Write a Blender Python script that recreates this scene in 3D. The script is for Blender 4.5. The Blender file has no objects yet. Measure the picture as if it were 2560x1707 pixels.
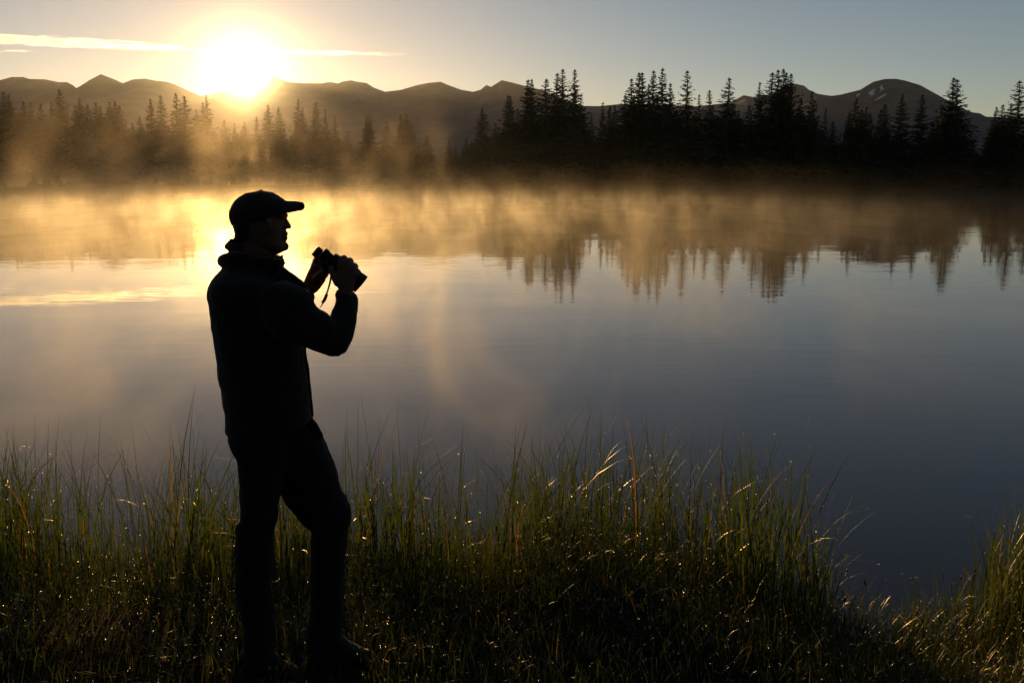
import bpy, bmesh, math, random
import numpy as np
from mathutils import Vector, noise as mnoise, Matrix

# ------------------------------------------------------------------ camera, sky, sun, exposure
SC = bpy.context.scene
COL = SC.collection
R = math.radians
EYE = 2.3                       # camera height above the lake
PITCH = R(9.62)
FPX = 2560 * 35.0 / 36.0
SUN_EL, SUN_AZ = R(5.4), R(-14.6)          # azimuth measured from +Y, negative to the left

cam_d = bpy.data.cameras.new('camera'); cam_d.lens = 35; cam_d.sensor_width = 36
cam_d.clip_start = 0.05; cam_d.clip_end = 40000
cam = bpy.data.objects.new('camera', cam_d); COL.objects.link(cam)
cam.location = (0, 0, EYE); cam.rotation_euler = (R(90) - PITCH, 0, 0)
SC.camera = cam

SUN_DIR = Vector((math.sin(SUN_AZ) * math.cos(SUN_EL), math.cos(SUN_AZ) * math.cos(SUN_EL), math.sin(SUN_EL)))
world = bpy.data.worlds.new('World'); SC.world = world; world.use_nodes = True
wn = world.node_tree; wn.nodes.clear()
sky = wn.nodes.new('ShaderNodeTexSky'); sky.sky_type = 'NISHITA'; sky.sun_disc = False
sky.sun_elevation = SUN_EL; sky.sun_rotation = SUN_AZ
sky.altitude = 2600; sky.air_density = 1.0; sky.dust_density = 1.2; sky.ozone_density = 1.5
bg = wn.nodes.new('ShaderNodeBackground'); bg.inputs['Strength'].default_value = 0.077
wo = wn.nodes.new('ShaderNodeOutputWorld')
tint = wn.nodes.new('ShaderNodeMix'); tint.data_type = 'RGBA'; tint.blend_type = 'MULTIPLY'; tint.inputs['Factor'].default_value = 1.0
tint.inputs['B'].default_value = (1.15, 0.952, 0.865, 1)          # the camera's warm white balance
wn.links.new(sky.outputs[0], tint.inputs['A']); wn.links.new(tint.outputs['Result'], bg.inputs['Color']); wn.links.new(bg.outputs[0], wo.inputs['Surface'])

sun_d = bpy.data.lights.new('sun', 'SUN'); sun_d.energy = 4.5; sun_d.angle = R(0.53); sun_d.color = (1.0, 0.53, 0.155)
sun = bpy.data.objects.new('sun', sun_d); COL.objects.link(sun)
sun.rotation_euler = (-SUN_DIR).to_track_quat('-Z', 'Y').to_euler()

SC.view_settings.view_transform = 'Standard'; SC.view_settings.look = 'None'
SC.view_settings.exposure = 0.0; SC.view_settings.gamma = 1.0; SC.view_settings.use_curve_mapping = False
cy = SC.cycles
cy.use_denoising = True
try: cy.denoiser = 'OPENIMAGEDENOISE'
except Exception: pass
cy.max_bounces = 8; cy.diffuse_bounces = 2; cy.glossy_bounces = 4; cy.transmission_bounces = 6
cy.transparent_max_bounces = 8; cy.volume_bounces = 0
cy.volume_max_steps = 256; cy.volume_step_rate = 1.0
cy.sample_clamp_indirect = 20.0

# ------------------------------------------------------------------ helpers
rng = np.random.default_rng(7)
random.seed(7)
CP, SP = math.cos(PITCH), math.sin(PITCH)

def at(px, py, Y):
    """world point seen at photograph pixel (px,py), on the vertical plane y = Y"""
    u = (px - 1280) / FPX; v = (853.5 - py) / FPX
    dy = CP + v * SP; dz = v * CP - SP
    t = Y / dy
    return Vector((t * u, Y, EYE + t * dz))

def px_at(x, y, z):
    dx, dy, dz = x, y, z - EYE
    fwd = dy * CP - dz * SP; up = dz * CP + dy * SP
    return 1280 + FPX * dx / fwd, 853.5 - FPX * up / fwd

def obj(name, me, mat=None, parent=None, **props):
    o = bpy.data.objects.new(name, me); COL.objects.link(o)
    if mat is not None and me is not None and not me.materials: me.materials.append(mat)
    if parent is not None: o.parent = parent
    for k, v in props.items(): o[k] = v
    return o

def empty(name, loc, **props):
    o = bpy.data.objects.new(name, None); COL.objects.link(o); o.location = loc
    o.empty_display_size = 0.2
    for k, v in props.items(): o[k] = v
    return o

def mesh(name, verts, faces, smooth=True):
    me = bpy.data.meshes.new(name); me.from_pydata([tuple(v) for v in verts], [], faces); me.update()
    if smooth: me.polygons.foreach_set('use_smooth', [True] * len(me.polygons))
    return me

def np_mesh(name, V, loops, starts, totals, smooth=False):
    me = bpy.data.meshes.new(name)
    me.vertices.add(len(V)); me.vertices.foreach_set('co', np.ascontiguousarray(V, dtype=np.float32).ravel())
    me.loops.add(len(loops)); me.loops.foreach_set('vertex_index', np.asarray(loops, dtype=np.int32))
    me.polygons.add(len(starts)); me.polygons.foreach_set('loop_start', np.asarray(starts, dtype=np.int32))
    me.polygons.foreach_set('loop_total', np.asarray(totals, dtype=np.int32))
    if smooth: me.polygons.foreach_set('use_smooth', np.ones(len(starts), dtype=bool))
    me.update(calc_edges=True); return me

def grid_mesh(name, X, Y, Z):
    n, m = X.shape
    V = np.stack([X, Y, Z], -1).reshape(-1, 3)
    i = np.arange(n - 1)[:, None]; j = np.arange(m - 1)[None, :]
    a = i * m + j
    q = np.stack([a, a + 1, a + m + 1, a + m], -1).reshape(-1, 4)
    if Y[0, 0] != Y[-1, 0] and X[0, 0] != X[0, -1]: pass
    return np_mesh(name, V, q.ravel(), np.arange(len(q)) * 4, np.full(len(q), 4), True)

def nodes(mat):
    mat.use_nodes = True; nt = mat.node_tree; nt.nodes.clear()
    out = nt.nodes.new('ShaderNodeOutputMaterial')
    return nt, out

def N(nt, typ, **kw):
    n = nt.nodes.new(typ)
    for k, v in kw.items():
        if k.startswith('i_'): n.inputs[k[2:].replace('_', ' ')].default_value = v
        else: setattr(n, k, v)
    return n

def math_n(nt, op, a, b=None, clamp=False):
    n = nt.nodes.new('ShaderNodeMath'); n.operation = op; n.use_clamp = clamp
    for i, v in enumerate((a, b)):
        if v is None: continue
        if hasattr(v, 'links'): nt.links.new(v, n.inputs[i])
        else: n.inputs[i].default_value = v
    return n.outputs[0]

def maprange(nt, v, a, b, c=0.0, d=1.0, smooth=True):
    n = nt.nodes.new('ShaderNodeMapRange'); n.clamp = True
    n.interpolation_type = 'SMOOTHSTEP' if smooth else 'LINEAR'
    nt.links.new(v, n.inputs[0])
    for i, q in enumerate((a, b, c, d)): n.inputs[1 + i].default_value = q
    return n.outputs[0]

def simple_mat(name, col, rough=0.8, var=0.25, scale=20.0, bump=0.0, sheen=0.0, spec=0.3, metallic=0.0, dist=0.01):
    m = bpy.data.materials.new(name); nt, out = nodes(m)
    p = N(nt, 'ShaderNodeBsdfPrincipled'); p.inputs['Roughness'].default_value = rough
    p.inputs['Specular IOR Level'].default_value = spec; p.inputs['Metallic'].default_value = metallic
    p.inputs['Sheen Weight'].default_value = sheen
    tc = N(nt, 'ShaderNodeTexCoord'); nz = N(nt, 'ShaderNodeTexNoise'); nz.inputs['Scale'].default_value = scale
    nz.inputs['Detail'].default_value = 4
    nt.links.new(tc.outputs['Object'], nz.inputs['Vector'])
    mix = N(nt, 'ShaderNodeMix', data_type='RGBA')
    mix.inputs['A'].default_value = (*[c * (1 - var) for c in col], 1); mix.inputs['B'].default_value = (*[c * (1 + var) for c in col], 1)
    nt.links.new(nz.outputs['Fac'], mix.inputs['Factor']); nt.links.new(mix.outputs['Result'], p.inputs['Base Color'])
    if bump:
        b = N(nt, 'ShaderNodeBump'); b.inputs['Strength'].default_value = bump; b.inputs['Distance'].default_value = dist
        nt.links.new(nz.outputs['Fac'], b.inputs['Height']); nt.links.new(b.outputs[0], p.inputs['Normal'])
    nt.links.new(p.outputs[0], out.inputs['Surface'])
    return m

# ------------------------------------------------------------------ materials
M = {}
M['needles'] = simple_mat('needles', (0.035, 0.05, 0.02), 0.75, 0.4, 0.6)
M['bark'] = simple_mat('bark', (0.09, 0.065, 0.045), 0.9, 0.3, 6, 0.4)
M['rock'] = simple_mat('mountain_rock', (0.085, 0.08, 0.08), 0.95, 0.5, 0.012, 0.8, dist=22.0)
M['snow'] = simple_mat('snow', (0.8, 0.82, 0.85), 0.6, 0.05, 0.2)
M['jacket'] = simple_mat('jacket_fleece', (0.022, 0.018, 0.013), 0.9, 0.25, 60, 0.25, 0.2, 0.15)
M['trousers'] = simple_mat('trouser_cloth', (0.016, 0.016, 0.018), 0.85, 0.2, 80, 0.2, 0.05, 0.15)
M['cap'] = simple_mat('cap_cloth', (0.05, 0.037, 0.028), 0.9, 0.2, 120, 0.2, 0.1, 0.15)
M['skin'] = simple_mat('skin', (0.21, 0.12, 0.075), 0.6, 0.1, 40, 0.05)
M['hair'] = simple_mat('hair', (0.03, 0.02, 0.012), 0.5, 0.3, 90)
M['shoe'] = simple_mat('shoe_fabric', (0.010, 0.012, 0.018), 0.8, 0.2, 50, 0.1)
M['sole'] = simple_mat('shoe_sole', (0.012, 0.012, 0.012), 0.8, 0.2, 50, 0.1)
M['armour'] = simple_mat('rubber_armour', (0.015, 0.015, 0.015), 0.55, 0.2, 200, 0.15)
M['strap'] = simple_mat('strap_webbing', (0.015, 0.014, 0.014), 0.8, 0.2, 300, 0.1)
M['lens'] = simple_mat('lens_glass', (0.01, 0.012, 0.02), 0.05, 0.1, 5, 0, 0, 0.6)

def ground_mat():
    m = bpy.data.materials.new('wet_soil'); nt, out = nodes(m)
    p = N(nt, 'ShaderNodeBsdfPrincipled'); tc = N(nt, 'ShaderNodeTexCoord')
    n1 = N(nt, 'ShaderNodeTexNoise'); n1.inputs['Scale'].default_value = 3.0; n1.inputs['Detail'].default_value = 6
    n2 = N(nt, 'ShaderNodeTexNoise'); n2.inputs['Scale'].default_value = 40.0; n2.inputs['Detail'].default_value = 5
    for n in (n1, n2): nt.links.new(tc.outputs['Object'], n.inputs['Vector'])
    cr = N(nt, 'ShaderNodeValToRGB'); nt.links.new(n1.outputs['Fac'], cr.inputs[0])
    cr.color_ramp.elements[0].color = (0.008, 0.006, 0.004, 1); cr.color_ramp.elements[0].position = 0.35
    cr.color_ramp.elements[1].color = (0.011, 0.012, 0.005, 1); cr.color_ramp.elements[1].position = 0.65
    nt.links.new(cr.outputs[0], p.inputs['Base Color'])
    p.inputs['Roughness'].default_value = 1.0; p.inputs['Specular IOR Level'].default_value = 0.05
    b = N(nt, 'ShaderNodeBump'); b.inputs['Strength'].default_value = 0.3; b.inputs['Distance'].default_value = 0.02
    nt.links.new(n2.outputs['Fac'], b.inputs['Height']); nt.links.new(b.outputs[0], p.inputs['Normal'])
    nt.links.new(p.outputs[0], out.inputs['Surface']); return m
M['ground'] = ground_mat()

def water_mat():
    m = bpy.data.materials.new('lake_water'); nt, out = nodes(m)
    p = N(nt, 'ShaderNodeBsdfPrincipled')
    p.inputs['Base Color'].default_value = (0.022, 0.017, 0.011, 1)
    p.inputs['Roughness'].default_value = 0.015; p.inputs['IOR'].default_value = 1.333
    tc = N(nt, 'ShaderNodeTexCoord')
    def layer(scale, sx, sy, detail):
        mp = N(nt, 'ShaderNodeMapping'); mp.inputs['Scale'].default_value = (sx, sy, 1)
        nt.links.new(tc.outputs['Object'], mp.inputs['Vector'])
        n = N(nt, 'ShaderNodeTexNoise'); n.inputs['Scale'].default_value = scale; n.inputs['Detail'].default_value = detail
        n.inputs['Roughness'].default_value = 0.45
        nt.links.new(mp.outputs[0], n.inputs['Vector']); return n.outputs['Fac']
    small = layer(1.0, 1.1, 3.2, 2)
    big = layer(1.0, 0.12, 0.45, 1)
    patch = maprange(nt, layer(1.0, 0.018, 0.07, 2), 0.42, 0.66, 0.25, 1.0)
    h = math_n(nt, 'ADD', math_n(nt, 'MULTIPLY', math_n(nt, 'MULTIPLY', small, 0.0029), patch), math_n(nt, 'MULTIPLY', big, 0.006))
    b = N(nt, 'ShaderNodeBump'); b.inputs['Strength'].default_value = 1.0; b.inputs['Distance'].default_value = 1.0
    nt.links.new(h, b.inputs['Height']); nt.links.new(b.outputs[0], p.inputs['Normal'])
    nt.links.new(p.outputs[0], out.inputs['Surface']); return m
M['water'] = water_mat()

def blade_mat(name, fresh, dry, gloss=0.2):
    m = bpy.data.materials.new(name); nt, out = nodes(m)
    at_ = N(nt, 'ShaderNodeAttribute'); at_.attribute_name = 'tone'
    cr = N(nt, 'ShaderNodeValToRGB'); nt.links.new(at_.outputs['Fac'], cr.inputs[0])
    e = cr.color_ramp.elements
    e[0].position = 0.0; e[0].color = (*[c * 0.6 for c in fresh], 1); e[1].position = 1.0; e[1].color = (*dry, 1)
    k = cr.color_ramp.elements.new(0.75); k.color = (*fresh, 1)
    k = cr.color_ramp.elements.new(0.9); k.color = (*[(a + b_) / 2 for a, b_ in zip(fresh, dry)], 1)
    d = N(nt, 'ShaderNodeBsdfDiffuse'); t = N(nt, 'ShaderNodeBsdfTranslucent')
    g = N(nt, 'ShaderNodeBsdfGlossy'); g.inputs['Roughness'].default_value = 0.38
    g.inputs['Color'].default_value = (0.9, 0.9, 0.9, 1)
    nt.links.new(cr.outputs[0], d.inputs['Color'])
    vm = N(nt, 'ShaderNodeVectorMath', operation='SCALE'); vm.inputs['Scale'].default_value = 1.4
    nt.links.new(cr.outputs[0], vm.inputs[0]); nt.links.new(vm.outputs[0], t.inputs['Color'])
    mx = N(nt, 'ShaderNodeMixShader'); mx.inputs[0].default_value = 0.55
    nt.links.new(d.outputs[0], mx.inputs[1]); nt.links.new(t.outputs[0], mx.inputs[2])
    lw = N(nt, 'ShaderNodeFresnel'); lw.inputs['IOR'].default_value = 1.3
    m2 = N(nt, 'ShaderNodeMixShader'); nt.links.new(math_n(nt, 'MULTIPLY', lw.outputs[0], gloss), m2.inputs[0])
    nt.links.new(mx.outputs[0], m2.inputs[1]); nt.links.new(g.outputs[0], m2.inputs[2])
    nt.links.new(m2.outputs[0], out.inputs['Surface']); return m
M['sedge'] = blade_mat('sedge_blades', (0.05, 0.078, 0.010), (0.17, 0.1, 0.04))
M['litter'] = blade_mat('dead_blades', (0.03, 0.024, 0.012), (0.05, 0.034, 0.018), 0.05)
M['turf'] = blade_mat('turf_blades', (0.04, 0.062, 0.011), (0.11, 0.075, 0.03), 0.12)

def dew_mat():
    m = bpy.data.materials.new('dew_water'); nt, out = nodes(m)
    g = N(nt, 'ShaderNodeBsdfGlass'); g.inputs['Roughness'].default_value = 0.2; g.inputs['IOR'].default_value = 1.33
    nt.links.new(g.outputs[0], out.inputs['Surface']); return m
M['dew'] = dew_mat()

# ------------------------------------------------------------------ terrain, lake, mountains
def sstep(a, b, x):
    t = np.clip((x - a) / (b - a), 0, 1); return t * t * (3 - 2 * t)

def near_edge(x):
    """y of the waterline of the near bank"""
    x = np.asarray(x, dtype=float)
    e = 5.75 + 0.18 * np.sin(x * 1.3 + 0.5) + 0.1 * np.sin(x * 3.1)
    bay = np.exp(-((x - 2.0) / 0.85) ** 2)
    return e - 0.95 * bay

def far_edge(x):
    x = np.asarray(x, dtype=float)
    return 150 + 0.16 * x + 9 * np.sin(x * 0.03 + 0.6) + 4 * np.sin(x * 0.11) - 14 * sstep(-20, -70, x)

def ground_z(x, y):
    x = np.asarray(x, dtype=float); y = np.asarray(y, dtype=float)
    ne = near_edge(x); fe = far_edge(x)
    bank = 0.40 * sstep(0.25, -1.9, y - ne) - 0.03
    back = sstep(2.5, -60, y) * 1.5
    bank = bank + back + 0.05 * np.sin(x * 1.3 + y * 1.1) * np.sin(y * 1.9 + x * 0.4 + 1) * sstep(0.2, -0.8, y - ne)
    bed = -1.6 * sstep(-0.2, 3.0, y - ne)
    shore = sstep(-3, 4, y - fe)
    rise = 0.5 * shore + np.clip((y - fe - 4) * 0.012, 0, 25) + 1.6 * shore
    side = sstep(230, 300, np.abs(x)) * 3.4
    z = bank + bed + rise + side
    z = z + 16.0 * sstep(-14, -70, y)  # unseen hill added behind the camera, cuts the sky light from that side
    und = shore * 0.5 * (np.sin(x * 0.05) * np.sin(y * 0.043))
    return z + und

xs = np.sinh(np.linspace(-9.2, 9.2, 301)); xs = xs / xs.max() * 7000
xs = np.unique(np.concatenate([xs[np.abs(xs) > 7.2], np.linspace(-7, 7, 121), np.linspace(-320, 320, 81)[np.abs(np.linspace(-320, 320, 81)) > 7.2]]))
ys = np.unique(np.concatenate([-np.geomspace(1, 700, 30), np.linspace(-1, 9, 101), np.geomspace(9, 110, 30), np.linspace(110, 210, 67), np.geomspace(210, 7500, 50)]))
XX, YY = np.meshgrid(xs, ys)
ZZ = ground_z(XX, YY)
obj('ground', grid_mesh('ground', XX, YY, ZZ), M['ground'], kind='structure')
wm = mesh('lake_water', [(-420, 3.5, 0), (420, 3.5, 0), (420, 300, 0), (-420, 300, 0)], [(0, 1, 2, 3)])
obj('lake_water', wm, M['water'], kind='structure')

RANGE = [(-700, 225), (-420, 190), (-260, 215), (-120, 185), (0, 201), (29, 193), (58, 193), (73, 198), (113, 199), (146, 206), (168, 206), (183, 214), (190, 220), (197, 220.5), (223, 201), (252, 186),
         (281, 197), (307, 208.5), (333, 199), (362, 197), (388, 202), (417, 205), (439, 212), (472, 228), (501, 239.5), (512, 240), (530, 236), (556, 226), (590, 232), (618, 236),
         (655, 212), (687, 189), (717, 205.5), (760, 208.5), (804, 208.5), (823, 205.5), (845, 209), (858, 204), (877, 201.5), (897, 205.5), (916, 208), (934, 219.5), (963, 230), (1003, 225),
         (1044, 213), (1073, 207.5), (1102, 205), (1120, 213), (1153, 225), (1183, 230), (1201, 225), (1216, 213), (1228, 217.5), (1254, 201), (1281, 207), (1314, 216), (1354, 225), (1400, 245),
         (1457, 265), (1497, 266), (1556, 260), (1640, 262), (1740, 266), (1820, 258), (1841, 248), (1859, 238.5), (1883, 243), (1930, 235), (1975, 208), (1989, 210), (2011, 215), (2014, 221), (2044, 235), (2073, 239.5),
         (2110, 245), (2200, 262), (2400, 290), (2700, 300), (3200, 280), (3600, 300)]
DOME = [(1900, 330), (1980, 280), (2040, 246), (2080, 240), (2102, 237), (2150, 225), (2183, 205), (2212, 198), (2241, 197.5), (2263, 202), (2300, 213), (2358, 245), (2413, 285), (2453, 311), (2475, 322), (2560, 352), (2700, 375), (2900, 395)]

def fbm(x, y, s, seed, octv=5):
    out = np.zeros_like(x)
    for idx in np.ndindex(x.shape):
        out[idx] = mnoise.fractal(Vector((x[idx] * s + seed, y[idx] * s - seed, seed * 0.37)), 0.9, 2.1, octv)
    return out

def ridge_mesh(name, pts, crest_y, front, back, foot, rough):
    P = [at(px, py, crest_y) for px, py in pts]
    cx = np.array([p.x for p in P]); cz = np.array([p.z for p in P])
    x = np.unique(np.concatenate([np.linspace(cx[0], cx[-1], 260), cx]))
    t = np.concatenate([np.linspace(-1, -0.04, 34), np.linspace(-0.03, 0.03, 7), np.linspace(0.05, 1, 14)])
    X, T = np.meshgrid(x, t)
    Yv = np.where(T < 0, crest_y + T * front, crest_y + T * back)
    H = np.interp(X, cx, cz)
    prof = np.where(T < 0, (1 - np.abs(T)) ** 1.15 * (1 - 0.25 * np.sin(np.pi * np.abs(T))), (1 - T) ** 1.2)
    n = fbm(X, Yv, 1 / 420.0, 3.1) ; n2 = np.abs(fbm(X, Yv * 0.4, 1 / 300.0, 9.7))
    amp = rough * np.minimum(1, np.abs(T) * 4) * (1 - np.abs(T) * 0.6)
    Z = foot + (H - foot) * prof + amp * (n * 0.7 - n2 * 0.9) - 0.0
    fade = sstep(0.85, 1.0, np.abs(T)); Z = Z - fade * 60
    # nothing in front of the crest may rise above it as it recedes
    return grid_mesh(name, X, Yv, Z), (x, t, Z, crest_y, front, back)

rm, _ = ridge_mesh('mountain_range', RANGE, 4300.0, 2300.0, 1500.0, 12.0, 75.0)
obj('mountain_range', rm, M['rock'], kind='structure')
dm, DG = ridge_mesh('domed_mountain', DOME, 3600.0, 1500.0, 550.0, 10.0, 52.0)
dome = obj('domed_mountain', dm, M['rock'], kind='structure')

def on_ridge(px, py, G):
    x, t, Z, cyy, front, back = G
    best = None
    for yy in np.linspace(cyy - front * 0.7, cyy - 5, 160):
        p = at(px, py, yy); tt = (yy - cyy) / front
        zi = np.array([np.interp(p.x, x, row) for row in Z[max(0, np.searchsorted(t, tt) - 1):np.searchsorted(t, tt) + 1]]).mean()
        if zi >= p.z: return Vector((p.x, yy, zi))
    return None

def snow_patch(cpx, cpy, w, h, ang, parent, seed):
    rs = random.Random(seed); ring = []
    n = 18
    for i in range(n):
        a = 2 * math.pi * i / n; r = 0.65 + 0.5 * rs.random()
        dx, dy = math.cos(a) * w * r, math.sin(a) * h * r
        q = on_ridge(cpx + dx * math.cos(ang) - dy * math.sin(ang), cpy + dx * math.sin(ang) + dy * math.cos(ang), DG)
        if q: ring.append(q + Vector((0, -5, 3.0)))
    if len(ring) < 6: return
    c = sum(ring, Vector()) / len(ring)
    V = ring + [c + Vector((0, -3, 1.5))] + [v + Vector((0, 8, -4)) for v in ring]; k = len(ring)
    F = [(i, (i + 1) % k, k) for i in range(k)] + [(i, k + 1 + i, k + 1 + (i + 1) % k, (i + 1) % k) for i in range(k)]
    obj('snow_patch', mesh('snow_patch', V, F), M['snow'], parent)
for i, a in enumerate([(2186, 229, 10, 4, -0.6), (2178, 238, 8, 3, -0.5), (2200, 246, 16, 1.6, -0.5), (2180, 249, 7, 1.5, -0.4), (2146, 240, 6, 2, -0.3), (2203, 226, 6, 1.6, 0.1), (2106, 258, 3, 1.5, 0.2)]):
    snow_patch(*a, dome, i)

# ------------------------------------------------------------------ spruces
def spruce_meshes(seed, ratio, whorls, sparse, droop, fine=1.0):
    """unit-height spruce: (trunk mesh, crown mesh)"""
    rs = random.Random(seed)
    tv, tf = [], []; k = 7; lev = 6
    bend = [(rs.uniform(-.006, .006), rs.uniform(-.006, .006)) for _ in range(lev + 1)]
    for i in range(lev + 1):
        t = i / lev; r = 0.0125 * (1 - t) ** 0.9 + 0.0012
        for j in range(k):
            a = 2 * math.pi * j / k
            tv.append((bend[i][0] + r * math.cos(a), bend[i][1] + r * math.sin(a), t * 0.985 - 0.01))
    for i in range(lev):
        for j in range(k):
            tf.append((i * k + j, i * k + (j + 1) % k, (i + 1) * k + (j + 1) % k, (i + 1) * k + j))
    tv.append((bend[lev][0], bend[lev][1], 1.0)); tf += [(lev * k + j, lev * k + (j + 1) % k, len(tv) - 1) for j in range(k)]
    V, F = [], []
    def tri(c, d, s, w):
        n = Vector((rs.uniform(-1, 1), rs.uniform(-1, 1), rs.uniform(-1, 1))).normalized()
        side = d.cross(n)
        if side.length < 1e-4: return
        side = side.normalized() * w; b = len(V)
        V.extend([c - side, c + side, c + d * s]); F.append((b, b + 1, b + 2))
    asym = [rs.uniform(0.8, 1.15) for _ in range(7)]
    for w in range(whorls):
        t = 0.05 + 0.945 * (w / (whorls - 1)) ** 0.92
        nb = max(3, int(round((7 - 3.2 * t) * (1 - sparse * 0.3))))
        env = 1.28 * ratio * ((1 - t) ** 0.78) * (0.84 + 0.16 * math.sin(t * 11 + seed)) * min(1, .30 + (1 - t) * 6.5) * (1.12 if t < .8 else 1) + 0.003
        gap = rs.random() < sparse * 0.35
        for b in range(nb):
            a = 2 * math.pi * (b + rs.random() * 0.8) / nb + w * 1.7
            L = env * rs.uniform(0.62, 1.12) * asym[int(a / (2 * math.pi) * 7) % 7] * (0.55 if gap else 1)
            tj = min(.985, max(.03, t + rs.uniform(-.014, .014) * min(1, (1 - t) * 6)))
            rise = 0.45 * t * t - droop * (1 - t)
            base = Vector((0, 0, tj))
            out = Vector((math.cos(a), math.sin(a), 0))
            segs = max(3, int(7 * (1 - t) + 3))
            for s in range(segs):
                u = (s + 0.6 * rs.random()) / segs
                p = base + out * (L * u) + Vector((0, 0, L * (rise * u + 0.32 * u * u * (0.4 + droop) )))
                m = 3 if fine > 0.8 else 2
                for q in range(m):
                    yaw = rs.uniform(-1.1, 1.1)
                    d = (Matrix.Rotation(yaw, 3, 'Z') @ out) + Vector((0, 0, rs.uniform(-0.75, 0.25)))
                    size = (0.009 + 0.038 * (1 - t)) * rs.uniform(0.7, 1.35) * (1 + (1 - fine) * 0.9)
                    tri(p + Vector((rs.uniform(-1, 1), rs.uniform(-1, 1), rs.uniform(-1, 1))) * 0.004, d.normalized(), size, size * 0.27)
            tri(base, (out + Vector((0, 0, rise))).normalized(), L * 1.05, 0.0035)
    for s in range(14):                                 # the leader
        tri(Vector((0, 0, 0.965 + 0.03 * s / 14)), Vector((rs.uniform(-1, 1), rs.uniform(-1, 1), 1.2)).normalized(), 0.012, 0.0028)
    return mesh('spruce_trunk', tv, tf), mesh('spruce_crown', V, F, False)

KINDS = [spruce_meshes(11, .150, 46, .1, .30), spruce_meshes(12, .125, 50, .5, .38), spruce_meshes(13, .175, 44, .0, .22), spruce_meshes(14, .105, 44, .9, .45),
         spruce_meshes(15, .140, 48, .6, .25), spruce_meshes(16, .160, 42, .3, .42), spruce_meshes(17, .115, 50, .2, .30)]
for tm, cm in KINDS: tm.materials.append(M['bark']); cm.materials.append(M['needles'])
LOW = [spruce_meshes(21 + i, .20, 20, .2, .3, 0.3)[1] for i in range(4)]

ORD = ['first', 'second', 'third', 'fourth', 'fifth', 'sixth', 'seventh', 'eighth', 'ninth', 'tenth', 'eleventh', 'twelfth', 'thirteenth', 'fourteenth', 'fifteenth', 'sixteenth', 'seventeenth', 'eighteenth', 'nineteenth', 'twentieth']
# clump: description, distance, [(tip x, tip y, kind or None)]
CLUMPS = [
 ('misty wood at the left edge of the lake', 265, [(9, 229, 2), (18, 236, 0), (55, 254), (77, 256), (102, 260), (126, 254, 1), (148, 223, 0), (188, 263), (199, 246, 1), (217, 261), (239, 256), (252, 264), (271, 254, 1), (289, 252, 0), (300, 264)]),
 ('glowing misty clump left of the sun', 270, [(331, 307), (351, 291), (373, 246, 1), (402, 238, 5), (439, 232, 0), (457, 240, 1), (492, 274), (515, 236, 3), (506, 256)]),
 ('bright mist right below the sun', 300, [(560, 300), (584, 308), (612, 304), (640, 292), (669, 262, 1), (698, 268)]),
 ('hazy line just right of the sun', 255, [(742, 247, 3), (755, 268), (790, 256, 4), (813, 274, 3), (837, 287), (868, 329)]),
 ('slim hazy group above the lake centre', 215, [(914, 291), (925, 288), (967, 302), (1002, 287, 4), (1018, 285, 1), (1029, 309), (1069, 338), (1122, 349), (1139, 367)]),
 ('group where the mist wisp rises at centre', 185, [(1166, 344), (1181, 353), (1206, 269, 0), (1239, 307, 3), (1269, 238, 1), (1279, 240, 6), (1296, 272, 3)]),
 ('tall dark clump right of centre', 180, [(1322, 199, 6), (1331, 197, 1), (1364, 197, 0), (1396, 183, 6), (1408, 172, 2), (1437, 173, 4), (1452, 236)]),
 ('low gap between the two tallest dark clumps', 190, [(1477, 285, 3), (1508, 256, 3), (1523, 263, 6), (1539, 263, 1)]),
 ('wide tall clump right of the gap', 178, [(1563, 238), (1578, 196, 1), (1597, 181, 0), (1609, 181, 6), (1621, 210, 2), (1638, 176, 6), (1657, 170, 4), (1676, 208, 1)]),
 ('row between the wide and densest clumps', 182, [(1717, 175, 5), (1749, 236, 3), (1777, 225, 6), (1819, 194, 5), (1834, 262, 2)]),
 ('densest broad clump left of the domed mountain', 172, [(1875, 263), (1903, 205, 1), (1930, 181, 2), (1949, 174, 6), (1959, 172, 0), (1970, 181, 6), (1981, 183, 2), (2003, 247)]),
 ('short group left below the domed mountain', 180, [(2031, 227, 1), (2062, 269, 3), (2082, 303, 0), (2102, 333), (2126, 278), (2142, 245, 0), (2154, 274, 6), (2166, 267, 1), (2178, 283, 6)]),
 ('spaced row below the domed mountain', 172, [(2206, 273), (2216, 260, 6), (2256, 234, 1), (2307, 236, 4), (2331, 307), (2358, 268)]),
 ('pair on the right shoulder of the domed mountain', 168, [(2382, 194, 2), (2394, 198, 5), (2433, 344)]),
 ('dark wood at the right edge of the lake', 165, [(2479, 300, 5), (2493, 267, 6), (2507, 261, 4), (2530, 262), (2548, 201, 5), (2590, 240), (2640, 215)]),
]
def ground_pt(px, D):
    x = (px - 1280) / FPX * D / CP * 0.985
    return x
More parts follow.
